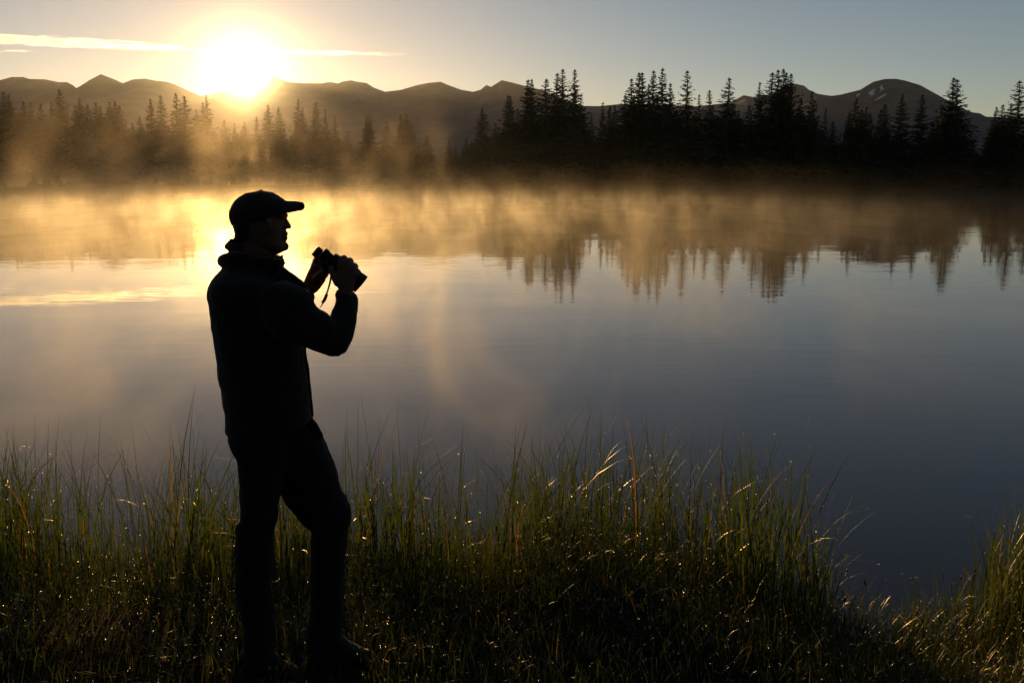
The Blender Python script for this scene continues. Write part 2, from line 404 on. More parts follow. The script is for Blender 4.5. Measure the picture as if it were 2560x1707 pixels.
for desc, D, tips in CLUMPS:
    tips = sorted(tips, key=lambda q: q[0]); h_all = []
    for i, tp in enumerate(tips):
        tx, ty = tp[0], tp[1]
        rs = random.Random(tx * 31 + ty)
        Dy = D + rs.uniform(-9, 9)
        p = at(tx, ty, Dy)
        Dy = max(Dy, float(far_edge(p.x)) + 8 + 4 * rs.random())
        p = at(tx, ty, Dy); gz = float(ground_z(p.x, Dy)) - 0.15
        h = p.z - gz
        kind = tp[2] if len(tp) > 2 else rs.choice([0, 1, 3, 4, 6])
        wide = rs.uniform(1.3, 1.75) * (1.0 if h > 13 else 1.12)
        size = 'tall' if ty < 215 else ('mid-height' if ty < 262 else 'short')
        if i == 0: pos = 'leftmost'
        elif i == len(tips) - 1: pos = 'rightmost'
        else: pos = ORD[i] + ' from left'
        o = empty('spruce_tree', (p.x, Dy, gz), label=f'{size} spruce, {pos} in the {desc}', category='tree', group='spruces along the far shore')
        o.rotation_euler = (rs.uniform(-.015, .015), rs.uniform(-.015, .015), rs.uniform(0, 6.28))
        o.scale = (h * wide, h * wide, h)
        obj('trunk', KINDS[kind][0], None, o); obj('crown', KINDS[kind][1], None, o)

# the wood that reads as one dark mass behind and between the single trees
V, L = [], []
rs = random.Random(5); base = 0; tris = []
def add_low(x, y, h):
    global base
    me = LOW[rs.randrange(4)]; n = len(me.vertices)
    co = np.empty(n * 3, np.float32); me.vertices.foreach_get('co', co); co = co.reshape(-1, 3)
    a = rs.uniform(0, 6.28); c, s = math.cos(a), math.sin(a); w = h * rs.uniform(1.2, 2.1)
    g = float(ground_z(x, y)) - 0.3
    V.append(np.stack([x + w * (c * co[:, 0] - s * co[:, 1]), y + w * (s * co[:, 0] + c * co[:, 1]), g + h * co[:, 2]], -1))
    li = np.empty(len(me.loops), np.int32); me.loops.foreach_get('vertex_index', li); L.append(li + base); base += n
for i in range(260):                                           # unseen trees added behind the camera to hold back sky light
    add_low(rs.uniform(-75, 75), rs.uniform(-48, -13), rs.uniform(11, 19))
for i in range(1500):
    px = rs.uniform(-350, 2900)
    D = 195 + rs.random() * 70 if px > 1150 else 275 + rs.random() * 75
    x = (px - 1280) / FPX * D
    # height of the mass as seen from the lake, in photo pixels
    top = np.interp(px, [-400, 0, 310, 330, 530, 700, 860, 900, 1150, 1200, 1300, 1450, 1480, 1550, 1580, 1830, 1860, 2010, 2040, 2100, 2400, 2430, 2470, 2560, 3000],
                    [270, 285, 300, 330, 320, 345, 340, 365, 385, 340, 300, 290, 345, 340, 275, 285, 300, 285, 340, 370, 345, 385, 360, 300, 270])
    tipz = at(px, top + rs.uniform(-10, 45), D).z; g = float(ground_z(x, D))
    add_low(x, D, max(2.5, tipz - g))
for i in range(330):                                           # shrubs and saplings on the far bank itself
    px = rs.uniform(-350, 2900); x = (px - 1280) / FPX * 165
    y = float(far_edge(x)) + 3 + rs.random() * 14
    x = (px - 1280) / FPX * y; y = float(far_edge(x)) + 3 + rs.random() * 14
    add_low(x, y, rs.uniform(1.2, 3.2) if px > 1150 else rs.uniform(0.8, 2.0))
V = np.concatenate(V); L = np.concatenate(L)
fm = np_mesh('forest', V, L, np.arange(len(L) // 3) * 3, np.full(len(L) // 3, 3))
obj('forest', fm, M['needles'], kind='stuff', label='dark mass of low conifers filling the far shore, plus added shade trees behind the camera', category='forest')

# ------------------------------------------------------------------ person
def catmull(P, n):
    P = np.asarray(P, float); out = []
    for i in range(len(P) - 1):
        p0 = P[max(i - 1, 0)]; p1 = P[i]; p2 = P[i + 1]; p3 = P[min(i + 2, len(P) - 1)]
        for k in range(n):
            t = k / n
            out.append(0.5 * (2 * p1 + (p2 - p0) * t + (2 * p0 - 5 * p1 + 4 * p2 - p3) * t * t + (3 * p1 - p0 - 3 * p2 + p3) * t ** 3))
    out.append(P[-1]); return np.array(out)

class Shape:
    def __init__(s): s.V = []; s.F = []
    def rings(s, rings):
        k = len(rings[0]); b = len(s.V)
        for r in rings: s.V.extend([tuple(v) for v in r])
        for i in range(len(rings) - 1):
            for j in range(k):
                s.F.append((b + i * k + j, b + i * k + (j + 1) % k, b + (i + 1) * k + (j + 1) % k, b + (i + 1) * k + j))
        s.F.append(tuple(b + j for j in reversed(range(k)))); e = b + (len(rings) - 1) * k
        s.F.append(tuple(e + j for j in range(k)))
    def loft(s, rows, sub=4, k=28, power=2.3, shrink=1.0):
        """rows: (xl, yl, xr, yr, Y, half depth): the two outline pixels, the plane y = Y and the half thickness"""
        D = []
        for (xl, yl, xr, yr, Y, d) in rows:
            a = at(xl, yl, Y); b = at(xr, yr, Y); D.append([*((a + b) / 2), *((b - a) / 2), d])
        D = catmull(D, sub); rg = []
        for q in D:
            c = Vector(q[:3]); h = Vector(q[3:6]) * shrink; d = q[6] * shrink; ring = []
            for j in range(k):
                t = 2 * math.pi * j / k; ct, st = math.cos(t), math.sin(t)
                ring.append(c + h * (math.copysign(abs(ct) ** (2 / power), ct)) + Vector((0, d, 0)) * (math.copysign(abs(st) ** (2 / power), st)))
            rg.append(ring)
        s.rings(rg)
    def tube(s, pts, sub=4, k=14, flat=1.0):
        """pts: (x, y, z, radius) in metres"""
        D = catmull(pts, sub); rg = []; up = Vector((0.3, 0.2, 0.93))
        for i, q in enumerate(D):
            d = Vector(D[min(i + 1, len(D) - 1)][:3]) - Vector(D[max(i - 1, 0)][:3])
            d = d.normalized() if d.length > 1e-9 else Vector((0, 0, 1))
            a = d.cross(up); a = a.normalized() if a.length > 1e-4 else Vector((1, 0, 0)); b = a.cross(d).normalized()
            rg.append([Vector(q[:3]) + (a * math.cos(2 * math.pi * j / k) + b * flat * math.sin(2 * math.pi * j / k)) * max(q[3], 1e-4) for j in range(k)])
        s.rings(rg)
    def ball(s, c, r, k=12):
        c = Vector(c); r = Vector(r) if hasattr(r, '__len__') else Vector((r, r, r)); rg = []
        for i in range(1, k):
            ph = math.pi * i / k
            rg.append([c + Vector((r.x * math.sin(ph) * math.cos(2 * math.pi * j / 16), r.y * math.sin(ph) * math.sin(2 * math.pi * j / 16), r.z * math.cos(ph))) for j in range(16)])
        s.rings(rg)
    def mesh(s, name): return mesh(name, s.V, s.F)
    def fused(s, name, voxel, smooth=2, wrinkle=0.0, wscale=12.0):
        me = s.mesh(name + '_parts')
        bm = bmesh.new(); bm.from_mesh(me); bmesh.ops.recalc_face_normals(bm, faces=bm.faces); bm.to_mesh(me); bm.free()
        t = bpy.data.objects.new('tmp', me); COL.objects.link(t)
        r = t.modifiers.new('r', 'REMESH'); r.mode = 'VOXEL'; r.voxel_size = voxel; r.use_smooth_shade = True
        if smooth:
            q = t.modifiers.new('s', 'SMOOTH'); q.factor = 0.5; q.iterations = smooth
        dg = bpy.context.evaluated_depsgraph_get()
        out = bpy.data.meshes.new_from_object(t.evaluated_get(dg)); out.name = name
        bpy.data.objects.remove(t); bpy.data.meshes.remove(me)
        if wrinkle:
            nv = len(out.vertices); C_ = np.empty(nv * 3, np.float32); out.vertices.foreach_get('co', C_); C_ = C_.reshape(-1, 3)
            Nn = np.empty(nv * 3, np.float32); out.vertex_normals.foreach_get('vector', Nn); Nn = Nn.reshape(-1, 3)
            am = np.array([mnoise.noise(Vector((c[0] * wscale, c[1] * wscale, c[2] * wscale * 1.6 + c[0] * wscale * 0.7))) + 0.5 * mnoise.noise(Vector(c) * wscale * 2.6) for c in C_.tolist()])
            out.vertices.foreach_set('co', (C_ + Nn * (am * wrinkle)[:, None]).astype(np.float32).ravel())
        out.polygons.foreach_set('use_smooth', [True] * len(out.polygons)); out.update()
        return out

PY = 3.62        # the plane the man stands in
TORSO = [(640, 622, 684, 634, PY, .055), (578, 628, 700, 642, PY, .085), (556, 652, 705, 662, PY, .10), (556, 668, 700, 676, PY, .115), (534, 688, 712, 692, PY, .165), (523, 708, 735, 700, PY, .195), (519, 730, 752, 724, PY, .205), (521, 757, 765, 757, PY, .205),
         (527, 801, 768, 801, PY, .20), (532, 840, 764, 842, PY, .195), (538, 880, 762, 880, PY, .185), (544, 933, 768, 930, PY, .18), (551, 977, 774, 968, PY, .178), (557, 1015, 777, 1006, PY, .178), (559, 1046, 781, 1030, PY, .18), (558, 1068, 780, 1044, PY, .178), (563, 1078, 776, 1052, PY, .172)]
TORSO = [(a + (9 if i > 3 else 4), b, c, d, e, f * 0.92) for i, (a, b, c, d, e, f) in enumerate(TORSO)]
R_UP = [(640, 735, 705, 700, 3.50, .075), (655, 800, 765, 725, 3.47, .075), (700, 848, 790, 765, 3.45, .068), (765, 868, 812, 780, 3.43, .062), (812, 884, 834, 798, 3.42, .058), (850, 892, 842, 806, 3.425, .05)]
R_LO = [(822, 890, 866, 882, 3.425, .040), (814, 846, 880, 854, 3.43, .052), (822, 808, 889, 815, 3.46, .052), (828, 786, 893, 786, 3.49, .050), (837, 764, 896, 757, 3.53, .047), (842, 738, 893, 741, 3.555, .042), (842, 722, 884, 730, 3.565, .034)]
L_UP = [(640, 735, 705, 715, 3.80, .07), (690, 760, 745, 715, 3.83, .065), (735, 775, 775, 730, 3.84, .058), (765, 778, 787, 745, 3.83, .05)]
L_LO = [(757, 782, 786, 756, 3.83, .04), (750, 765, 787, 748, 3.80, .045), (746, 738, 783, 752, 3.77, .042), (752, 715, 778, 735, 3.75, .036)]
LEG_B = [(572, 1060, 700, 1060, PY - .02, .13), (571, 1097, 735, 1097, PY - .02, .135), (583, 1125, 730, 1130, PY - .03, .13), (590, 1145, 722, 1160, PY - .04, .118), (594, 1180, 712, 1195, PY - .05, .11), (596, 1226, 703, 1230, PY - .05, .105), (598, 1262, 695, 1262, PY - .05, .10), (597, 1290, 694, 1292, PY - .05, .095), (587, 1308, 692, 1312, PY - .05, .09), (585, 1340, 683, 1342, PY - .05, .086), (585, 1380, 680, 1380, PY - .05, .085), (585, 1419, 681, 1419, PY - .05, .083), (585, 1454, 675, 1454, PY - .05, .08), (590, 1497, 680, 1493, PY - .05, .078), (596, 1530, 681, 1525, PY - .05, .078), (603, 1560, 683, 1556, PY - .05, .078), (606, 1620, 684, 1620, PY - .05, .078), (608, 1655, 684, 1655, PY - .05, .075)]
LEG_F = [(640, 1060, 778, 1050, PY + .03, .13), (650, 1098, 797, 1085, PY + .05, .13), (662, 1140, 814, 1118, PY + .07, .125), (685, 1200, 832, 1159, PY + .08, .115), (703, 1231, 842, 1188, PY + .09, .108), (724, 1264, 852, 1226, PY + .10, .10), (744, 1291, 867, 1252, PY + .10, .095), (764, 1310, 875, 1273, PY + .10, .09), (780, 1322, 877, 1297, PY + .10, .086), (778, 1342, 872, 1330, PY + .10, .083), (777, 1380, 867, 1370, PY + .10, .08), (777, 1419, 863, 1419, PY + .10, .08), (773, 1478, 861, 1478, PY + .10, .078), (776, 1508, 859, 1510, PY + .10, .078), (771, 1550, 857, 1545, PY + .10, .08), (768, 1590, 857, 1585, PY + .10, .08), (768, 1622, 854, 1620, PY + .10, .076)]

LEG_B = [(a + 6, b, c, d, e, f) for a, b, c, d, e, f in LEG_B]
man = empty('person', (at(640, 1675, PY).x, PY, float(ground_z(-0.9, PY))), label='standing man in dark jacket and cap holding binoculars at the lakeshore', category='person')
body = Shape()
HY = PY - 0.01
SKULL = [(612, 492, 690, 490, HY, .050), (592, 505, 706, 505, HY, .066), (582, 525, 712, 524, HY, .074), (581, 545, 712, 542, HY, .076), (586, 565, 713, 560, HY, .075), (594, 585, 712, 582, HY, .070), (604, 602, 712, 603, HY, .062), (628, 618, 716, 616, HY, .050), (650, 628, 712, 627, HY, .036)]
body.loft(SKULL, power=2.15)
def hp(px, py, dy=0.0): return at(px, py, HY + dy)
def tb(sh, pts, **kw): sh.tube([(*at(a, b, Y), r) for a, b, Y, r in pts], **kw)
tb(body, [(709, 532, HY, .010), (712, 537, HY, .013), (708, 545, HY, .010)], k=10)                                   # brow
for sgn in (-1, 1): tb(body, [(704, 536, HY + sgn * .012, .011), (709, 538, HY + sgn * .030, .011), (703, 542, HY + sgn * .048, .010)], k=10)
tb(body, [(708, 545, HY, .008), (714, 556, HY, .011), (719, 565, HY, .013), (720, 569, HY, .010)], k=10)              # nose
tb(body, [(716, 560, HY, .006), (724, 566, HY, .0075), (721, 570, HY, .006)], k=10)
for sgn in (-1, 1): body.ball(hp(715, 568, sgn * .011), .009, 8)
tb(body, [(711, 584, HY - .022, .004), (715.5, 584, HY, .0078), (711, 584, HY + .022, .004)], k=10)                   # lips
tb(body, [(710, 595, HY - .02, .005), (715, 595.5, HY, .0078), (710, 595, HY + .02, .005)], k=10)
body.ball(hp(708, 590), (.012, .022, .012), 8)
body.ball(hp(710, 616), (.018, .020, .017), 10)                                                                     # chin
tb(body, [(712, 606, HY, .011), (704, 626, HY, .008), (690, 628, HY, .012)], k=10)
ear = [(668, 548, HY - .074, .009), (674, 556, HY - .082, .010), (672, 570, HY - .081, .009), (664, 582, HY - .074, .007)]
for sg in (1, -1): tb(body, [(a, b, HY + sg * (y - HY), r) for a, b, y, r in ear], k=10)
body.loft([(598, 585, 690, 612, HY, .058), (596, 610, 688, 630, HY, .058), (596, 640, 690, 655, HY + .005, .062), (580, 680, 700, 685, PY, .09)], power=2.0)
for rows, s_ in ((TORSO[3:], .84), (R_UP, .82), (R_LO, .84), (L_UP, .82), (L_LO, .82), (LEG_B[:-1], .86), (LEG_F[:-1], .86)): body.loft(rows, shrink=s_)
# right hand, seen from outside, closed over the near barrel
body.loft([(846, 745, 880, 742, 3.545, .022), (846, 722, 884, 722, 3.548, .024), (838, 700, 888, 708, 3.545, .020), (843, 676, 890, 690, 3.545, .017), (850, 662, 886, 674, 3.547, .014)], power=2.5)
tb(body, [(852, 676, 3.545, .013), (852, 655, 3.543, .0115), (857, 645, 3.556, .0105), (863, 646, 3.59, .0095), (866, 660, 3.612, .009)], k=12)
tb(body, [(864, 680, 3.543, .013), (868, 661, 3.54, .0118), (873, 651, 3.556, .0108), (878, 653, 3.59, .0098), (880, 668, 3.61, .009)], k=12)
tb(body, [(874, 686, 3.543, .0125), (881, 672, 3.54, .0112), (886, 664, 3.556, .0104), (890, 667, 3.588, .0095), (890, 680, 3.608, .0085)], k=12)
tb(body, [(880, 696, 3.545, .0115), (890, 686, 3.543, .0102), (895, 679, 3.556, .0095), (898, 683, 3.582, .0085), (897, 694, 3.6, .008)], k=12)
tb(body, [(846, 712, 3.54, .014), (836, 694, 3.545, .0125), (830, 678, 3.552, .011), (832, 664, 3.556, .0095)], k=12)
# left hand, cupped under the far barrel
body.loft([(754, 722, 780, 738, 3.74, .024), (760, 704, 796, 726, 3.735, .026), (768, 684, 812, 704, 3.725, .024), (776, 668, 818, 688, 3.715, .020), (784, 658, 818, 674, 3.705, .016)], power=2.4)
tb(body, [(784, 672, 3.735, .0125), (787, 655, 3.74, .0115), (795, 645, 3.735, .0105), (806, 642, 3.70, .0095)], k=12)
tb(body, [(795, 676, 3.735, .0125), (800, 658, 3.745, .0115), (808, 646, 3.735, .0105), (818, 642, 3.70, .0095)], k=12)
tb(body, [(806, 682, 3.735, .012), (814, 664, 3.745, .011), (822, 652, 3.735, .010), (832, 648, 3.70, .009)], k=12)
tb(body, [(812, 690, 3.73, .011), (822, 674, 3.74, .0098), (830, 664, 3.735, .009), (838, 660, 3.705, .0082)], k=12)
tb(body, [(786, 700, 3.70, .013), (798, 686, 3.675, .012), (812, 676, 3.655, .011), (822, 668, 3.645, .0095)], k=12)
bo = obj('body', body.fused('body', 0.0042, 2), M['skin'])

jk = Shape(); jk.loft(TORSO, power=2.4)
for r_ in (R_UP, R_LO, L_UP, L_LO): jk.loft(r_)
tb(jk, [(596, 641, PY - .080, .018), (565, 650, PY - .045, .024), (564, 653, PY + .05, .024), (606, 648, PY + .09, .020), (670, 652, PY + .078, .016), (697, 652, PY + .03, .014), (698, 660, PY - .04, .015), (660, 654, PY - .08, .016), (596, 641, PY - .080, .018)], k=12)
tb(jk, [(600, 619, PY - .06, .012), (574, 616, PY - .02, .0155), (573, 615, PY + .03, .0155), (596, 618, PY + .07, .014)], k=10)
tb(jk, [(578, 604, PY - .01, .012), (584, 606, PY + .03, .011), (592, 618, PY + .05, .010)], k=10)
tb(jk, [(700, 640, PY, .012), (703, 650, PY, .010), (701, 668, PY, .010)], k=10)
tb(jk, [(842, 737, 3.545, .010), (866, 742, 3.51, .010), (890, 742, 3.55, .010)], k=10)
tb(jk, [(690, 690, 3.55, .04), (735, 708, 3.57, .028), (760, 724, 3.62, .018), (780, 744, 3.68, .014)], k=12)
jo = obj('jacket', jk.fused('jacket', 0.006, 2, 0.0045, 11.0), M['jacket'])
zp = Shape(); tb(zp, [(703, 672, PY - .02, .004), (764, 760, PY - .03, .004), (765, 842, PY - .03, .004), (763, 890, PY - .03, .004), (771, 935, PY - .03, .004), (779, 1012, PY - .03, .004), (782, 1040, PY - .03, .004)], k=8)
zip_o = obj('zip', zp.mesh('zip'), M['armour'], jo)
tr = Shape(); tr.loft(LEG_B, power=2.2); tr.loft(LEG_F, power=2.2)
tb(tr, [(775, 1053, PY - .02, .014), (787, 1068, PY, .014), (800, 1092, PY + .02, .014)], k=10)
to = obj('trousers', tr.fused('trousers', 0.006, 2, 0.006, 9.0), M['trousers'])

cap = Shape()
cap.loft([(655, 477, 650, 477, HY, .006), (622, 481, 676, 480, HY, .048), (606, 488, 692, 488, HY, .068), (589, 501, 711, 501, HY, .083), (578, 520, 715, 514, HY, .091), (574, 538, 716, 524, HY, .092), (576, 552, 714, 533, HY, .089), (583, 566, 707, 537, HY, .084)], power=2.1)
co_ = obj('cap', cap.fused('cap', 0.004, 2, 0.0012, 30.0), M['cap'])
br = []
for i in range(15):                                       # curved peak
    t = i / 14; s = -1 + 2 * t
    w = .078 * s; reach = (1 - abs(s) ** 9.0)
    r0 = at(706, 504, HY); tip = at(757, 507, HY)
    dip = -.043 * s * s
    for th in (.0035, -.0035):
        br.append([Vector((r0.x + (tip.x - r0.x) * reach * u, HY + w * (1 - .12 * u), r0.z + (tip.z - r0.z) * u * reach + dip + th * (1.6 - .9 * u) - .004 * (1 - u))) for u in (0, .25, .5, .75, .92, 1.0)])
Vb, Fb = [], []; nU = 6
for r_ in br: Vb.extend(r_)
for i in range(14):
    for u in range(nU - 1):
        for s_, o_ in ((0, 0), (1, 1)):
            a = (2 * i + s_) * nU + u; b_ = (2 * (i + 1) + s_) * nU + u
            Fb.append((a, b_, b_ + 1, a + 1) if s_ == 0 else (a, a + 1, b_ + 1, b_))
    a = (2 * i) * nU + nU - 1; b_ = (2 * (i + 1)) * nU + nU - 1; Fb.append((a, b_, b_ + nU, a + nU))
    a = (2 * i) * nU; b_ = (2 * (i + 1)) * nU; Fb.append((a, a + nU, b_ + nU, b_))
bs = Shape(); bs.V = [tuple(v) for v in Vb]; bs.F = Fb
tb(bs, [(712, 507, HY, .014), (735, 508, HY, .014), (750, 508, HY, .010)], k=12, flat=0.5)
peak = obj('peak', bs.fused('cap_peak', 0.003, 3), M['cap'], co_)
bt = Shape(); bt.ball(at(652, 477, HY), (.009, .009, .004), 8); obj('button', bt.mesh('cap_button'), M['cap'], co_)

hr = Shape()
hr.loft([(584, 560, 660, 552, HY, .079), (588, 576, 655, 572, HY, .076), (593, 592, 640, 590, HY, .068), (595, 604, 625, 602, HY, .058)], power=2.2)
rs = random.Random(3)
for i in range(70):
    a0 = rs.uniform(-.06, .06); x0 = rs.uniform(588, 602); y0 = rs.uniform(570, 596)
    tb(hr, [(x0, y0, HY + a0, .0022), (x0 - rs.uniform(-2, 3), y0 + 12, HY + a0, .0018), (x0 - rs.uniform(0, 8), y0 + rs.uniform(16, 26), HY + a0 * 1.05, .0006)], sub=2, k=5)
ho = obj('hair', hr.mesh('hair'), M['hair'])
def shoe(rows, sole_rows):
    s = Shape(); s.loft(rows, power=2.4); o = obj('shoe', s.fused('shoe', 0.005, 2), M['shoe'])
    q = Shape(); q.loft(sole_rows, power=3.0); obj('sole', q.mesh('sole'), M['sole'], o); return o
gB = PY - .05; gF = PY + .10
sh1 = shoe([(600, 1682, 603, 1630, gB, .035), (612, 1684, 622, 1612, gB, .042), (650, 1686, 668, 1616, gB, .045), (690, 1690, 698, 1648, gB, .047), (725, 1692, 728, 1664, gB, .045), (748, 1692, 748, 1674, gB, .032)],
           [(598, 1697, 598, 1683, gB, .036), (650, 1699, 650, 1685, gB, .046), (720, 1702, 720, 1687, gB, .048), (752, 1701, 751, 1689, gB, .034)])
sh2 = shoe([(766, 1636, 768, 1588, gF, .035), (778, 1639, 788, 1570, gF, .042), (815, 1641, 836, 1574, gF, .045), (858, 1644, 866, 1602, gF, .047), (892, 1646, 895, 1618, gF, .045), (914, 1646, 914, 1628, gF, .032)],
           [(764, 1651, 764, 1637, gF, .036), (816, 1653, 816, 1639, gF, .046), (886, 1656, 886, 1641, gF, .048), (917, 1655, 916, 1643, gF, .034)])
bpy.context.view_layer.update()
for o in (bo, jo, to, co_, ho, sh1, sh2):
    o.parent = man; o.matrix_parent_inverse = man.matrix_world.inverted()

# ------------------------------------------------------------------ binoculars
A0, A1 = at(817, 640, 3.585), at(903, 711, 3.605)
axis = (A1 - A0).normalized(); OFF = Vector((-.040, .066, .002))
bn = empty('binoculars', (A0 + A1 + OFF) / 2, label='black binoculars held in both hands of the man', category='binoculars')
def along(a, u, off=Vector((0, 0, 0))): return A0 + (A1 - A0) * u + off
def barrel(off):
    s = Shape()
    P = [(.10, .021), (.2, .027), (.28, .031), (.42, .031), (.5, .026), (.62, .028), (.85, .032), (.97, .0335), (1.0, .0335), (1.0, .029)]
    s.tube([(*along(0, u, off), r * 1.1) for u, r in P], sub=3, k=24); o = obj('barrel', s.mesh('barrel'), M['armour'])
    l = Shape(); l.tube([(*along(0, .985, off), .0285), (*along(0, 1.004, off), .0285)], sub=1, k=24); obj('objective_lens', l.mesh('objective_lens'), M['lens'], o)
    e = Shape(); e.tube([(*along(0, u, off), r) for u, r in ((-.13, .017), (-.11, .0205), (-.02, .0205), (.0, .0195), (.03, .018), (.12, .018))], sub=3, k=20)
    return o, obj('eyepiece', e.mesh('eyepiece'), M['armour'])
parts = [*barrel(Vector((0, 0, 0))), *barrel(OFF)]
s = Shape(); s.tube([(*along(0, .36, OFF * .1), .017), (*along(0, .36, OFF * .9), .017)], k=14); s.tube([(*along(0, .56, OFF * .1), .012), (*along(0, .56, OFF * .9), .012)], k=14)
parts.append(obj('bridge', s.mesh('bridge'), M['armour']))
s = Shape(); up_ = axis.cross(OFF).normalized(); up_ = up_ if up_.z > 0 else -up_
c_ = OFF * .5 + up_ * .014
s.tube([(*along(0, .20, c_), .012), (*along(0, .22, c_), .0135), (*along(0, .32, c_), .0135), (*along(0, .34, c_), .012)], sub=2, k=18)
parts.append(obj('focus_wheel', s.mesh('focus_wheel'), M['armour']))
s = Shape(); b0 = at(838, 646, 3.63); b1 = at(841, 636, 3.63); s.tube([(*b0, .006), (*b1, .0065), (*(b1 + (b1 - b0) * .1), .005)], sub=2, k=10)
parts.append(obj('strap_lug', s.mesh('strap_lug'), M['armour']))
s = Shape(); tb(s, [(828, 690, 3.60, .0035), (825, 706, 3.60, .0035), (820, 724, 3.60, .0032), (816, 738, 3.60, .0032)], k=8)
tb(s, [(817, 735, 3.60, .0055), (812, 748, 3.60, .006), (806, 757, 3.60, .0055)], k=8)
tb(s, [(807, 755, 3.60, .0022), (805, 763, 3.60, .002), (799, 769, 3.60, .0014)], k=6)
parts.append(obj('strap', s.mesh('strap'), M['strap']))
bpy.context.view_layer.update()
for o in parts: o.parent = bn; o.matrix_parent_inverse = bn.matrix_world.inverted()

# ------------------------------------------------------------------ grass on the near bank
def blades(name, B, Hh, W, lean, azim, curl, tone, seg=6):
    """B base points (n,3), heights, widths, lean, azimuth of lean, curl (0 straight, 1 arching over), tone"""
    n = len(B); t = np.linspace(0, 1, seg + 1)[None, :]
    ang = lean[:, None] + curl[:, None] * t ** 1.7 * 1.9            # tilt from vertical along the blade
    ds = Hh[:, None] / seg
    hx = np.concatenate([np.zeros((n, 1)), np.cumsum(np.sin(ang[:, :-1]) * ds, 1)], 1)
    hz = np.concatenate([np.zeros((n, 1)), np.cumsum(np.cos(ang[:, :-1]) * ds, 1)], 1)
    cx = B[:, 0:1] + hx * np.cos(azim)[:, None]; cyy = B[:, 1:2] + hx * np.sin(azim)[:, None]; cz = B[:, 2:3] + hz
    wa = azim + np.pi / 2 + rng.normal(0, 0.5, n)
    w = W[:, None] * 0.5 * np.clip(1.05 - t ** 2.2, 0.04, 1) * np.clip(0.6 + t * 2, 0, 1)
    tw = wa[:, None] + t * rng.normal(0, 0.6, n)[:, None]
    ox = w * np.cos(tw); oy = w * np.sin(tw)
    Va = np.stack([cx - ox, cyy - oy, cz], -1); Vb = np.stack([cx + ox, cyy + oy, cz], -1)
    V = np.stack([Va, Vb], 2).reshape(-1, 3)
    k = (np.arange(n)[:, None] * (seg + 1) + np.arange(seg)[None, :]) * 2
    q = np.stack([k, k + 1, k + 3, k + 2], -1).reshape(-1, 4)
    me = np_mesh(name, V, q.ravel(), np.arange(len(q)) * 4, np.full(len(q), 4), True)
    at_ = me.attributes.new('tone', 'FLOAT', 'POINT'); at_.data.foreach_set('value', np.repeat(tone, 2 * (seg + 1)).astype(np.float32))
    return me, np.stack([cx, cyy, cz], -1)

def clumped(n, x0, x1, d0, d1, nc, spread):
    """points in tufts between waterline offsets d0..d1"""
    cx = rng.uniform(x0, x1, nc); cd = rng.uniform(d0, d1, nc)
    c = rng.integers(0, nc, n)
    x = cx[c] + rng.normal(0, spread, n); d = cd[c] + rng.normal(0, spread * 0.8, n)
    y = near_edge(x) + d
    return x, y, c

def place(x, y): return np.stack([x, y, np.maximum(ground_z(x, y), -0.25) - 0.01], -1)
pxc = lambda x, y: 1280 + x / y * FPX * 0.97
def hmap(x, y):                       # how tall the sedge stands along the bank
    return np.interp(pxc(x, y), [-500, 0, 200, 420, 520, 700, 900, 1150, 1250, 1500, 1700, 1850, 2000, 2080, 2130, 2300, 2430, 2480, 2560, 3200],
                     [.85, .80, .86, .92, .80, .78, .92, .78, .86, .84, .90, .96, .92, .70, .26, .20, .26, .48, .62, .66])
n = 5000
x, y, c = clumped(n, -5.0, 5.0, -1.05, 0.50, 330, 0.095)
hm = hmap(x, y)
hh = 0.93 * hm * np.clip(rng.normal(0.74, 0.20, n) + rng.gamma(1.0, 0.07, n), 0.25, 1.45)
keep = (y > 4.25) & (rng.random(n) < np.where(hm < 0.5, 0.35, 1.0)); x, y, hh = x[keep], y[keep], hh[keep]; n = len(x)
B = place(x, y)
me, CL1 = blades('tall_sedge', B, hh, rng.uniform(.004, .0115, n), np.abs(rng.normal(0.06, .11, n)), rng.uniform(0, 6.283, n), np.clip(rng.gamma(1.2, .28, n), 0, 1.5), np.where(rng.random(n) < .08, rng.uniform(.85, 1, n), rng.uniform(0, .8, n)), 8)
obj('tall_sedge', me, M['sedge'], kind='stuff', label='tall wet sedge growing along the edge of the near bank', category='grass')
n = 64000
x = rng.uniform(-5.2, 5.2, n); y = rng.uniform(2.7, 6.0, n)
ne = near_edge(x); patch = np.array([mnoise.noise(Vector((a * 1.5, b * 1.5, 0.3))) for a, b in zip(x, y)])
keep = (y < ne + 0.05) & (rng.random(n) < np.clip(0.9 + (y - 4.1) * 0.2 + patch * 0.4, 0.6, 1)); x, y, patch = x[keep], y[keep], patch[keep]; n = len(x)
hh = np.clip(rng.normal(0.10, .04, n) + 0.26 * sstep(3.9, 5.0, y) * rng.random(n) + 0.05 * patch, .03, .5)
me, CL2 = blades('short_grass', place(x, y), hh, rng.uniform(.002, .0055, n), np.abs(rng.normal(0.25, .25, n)), rng.uniform(0, 6.283, n), np.clip(rng.gamma(1.6, .25, n), 0, 1.4), np.where(rng.random(n) < .12, rng.uniform(.85, 1, n), rng.uniform(0, .8, n)), 5)
obj('short_grass', me, M['turf'], kind='stuff', label='short wet grass covering the near bank around the shoes', category='grass')

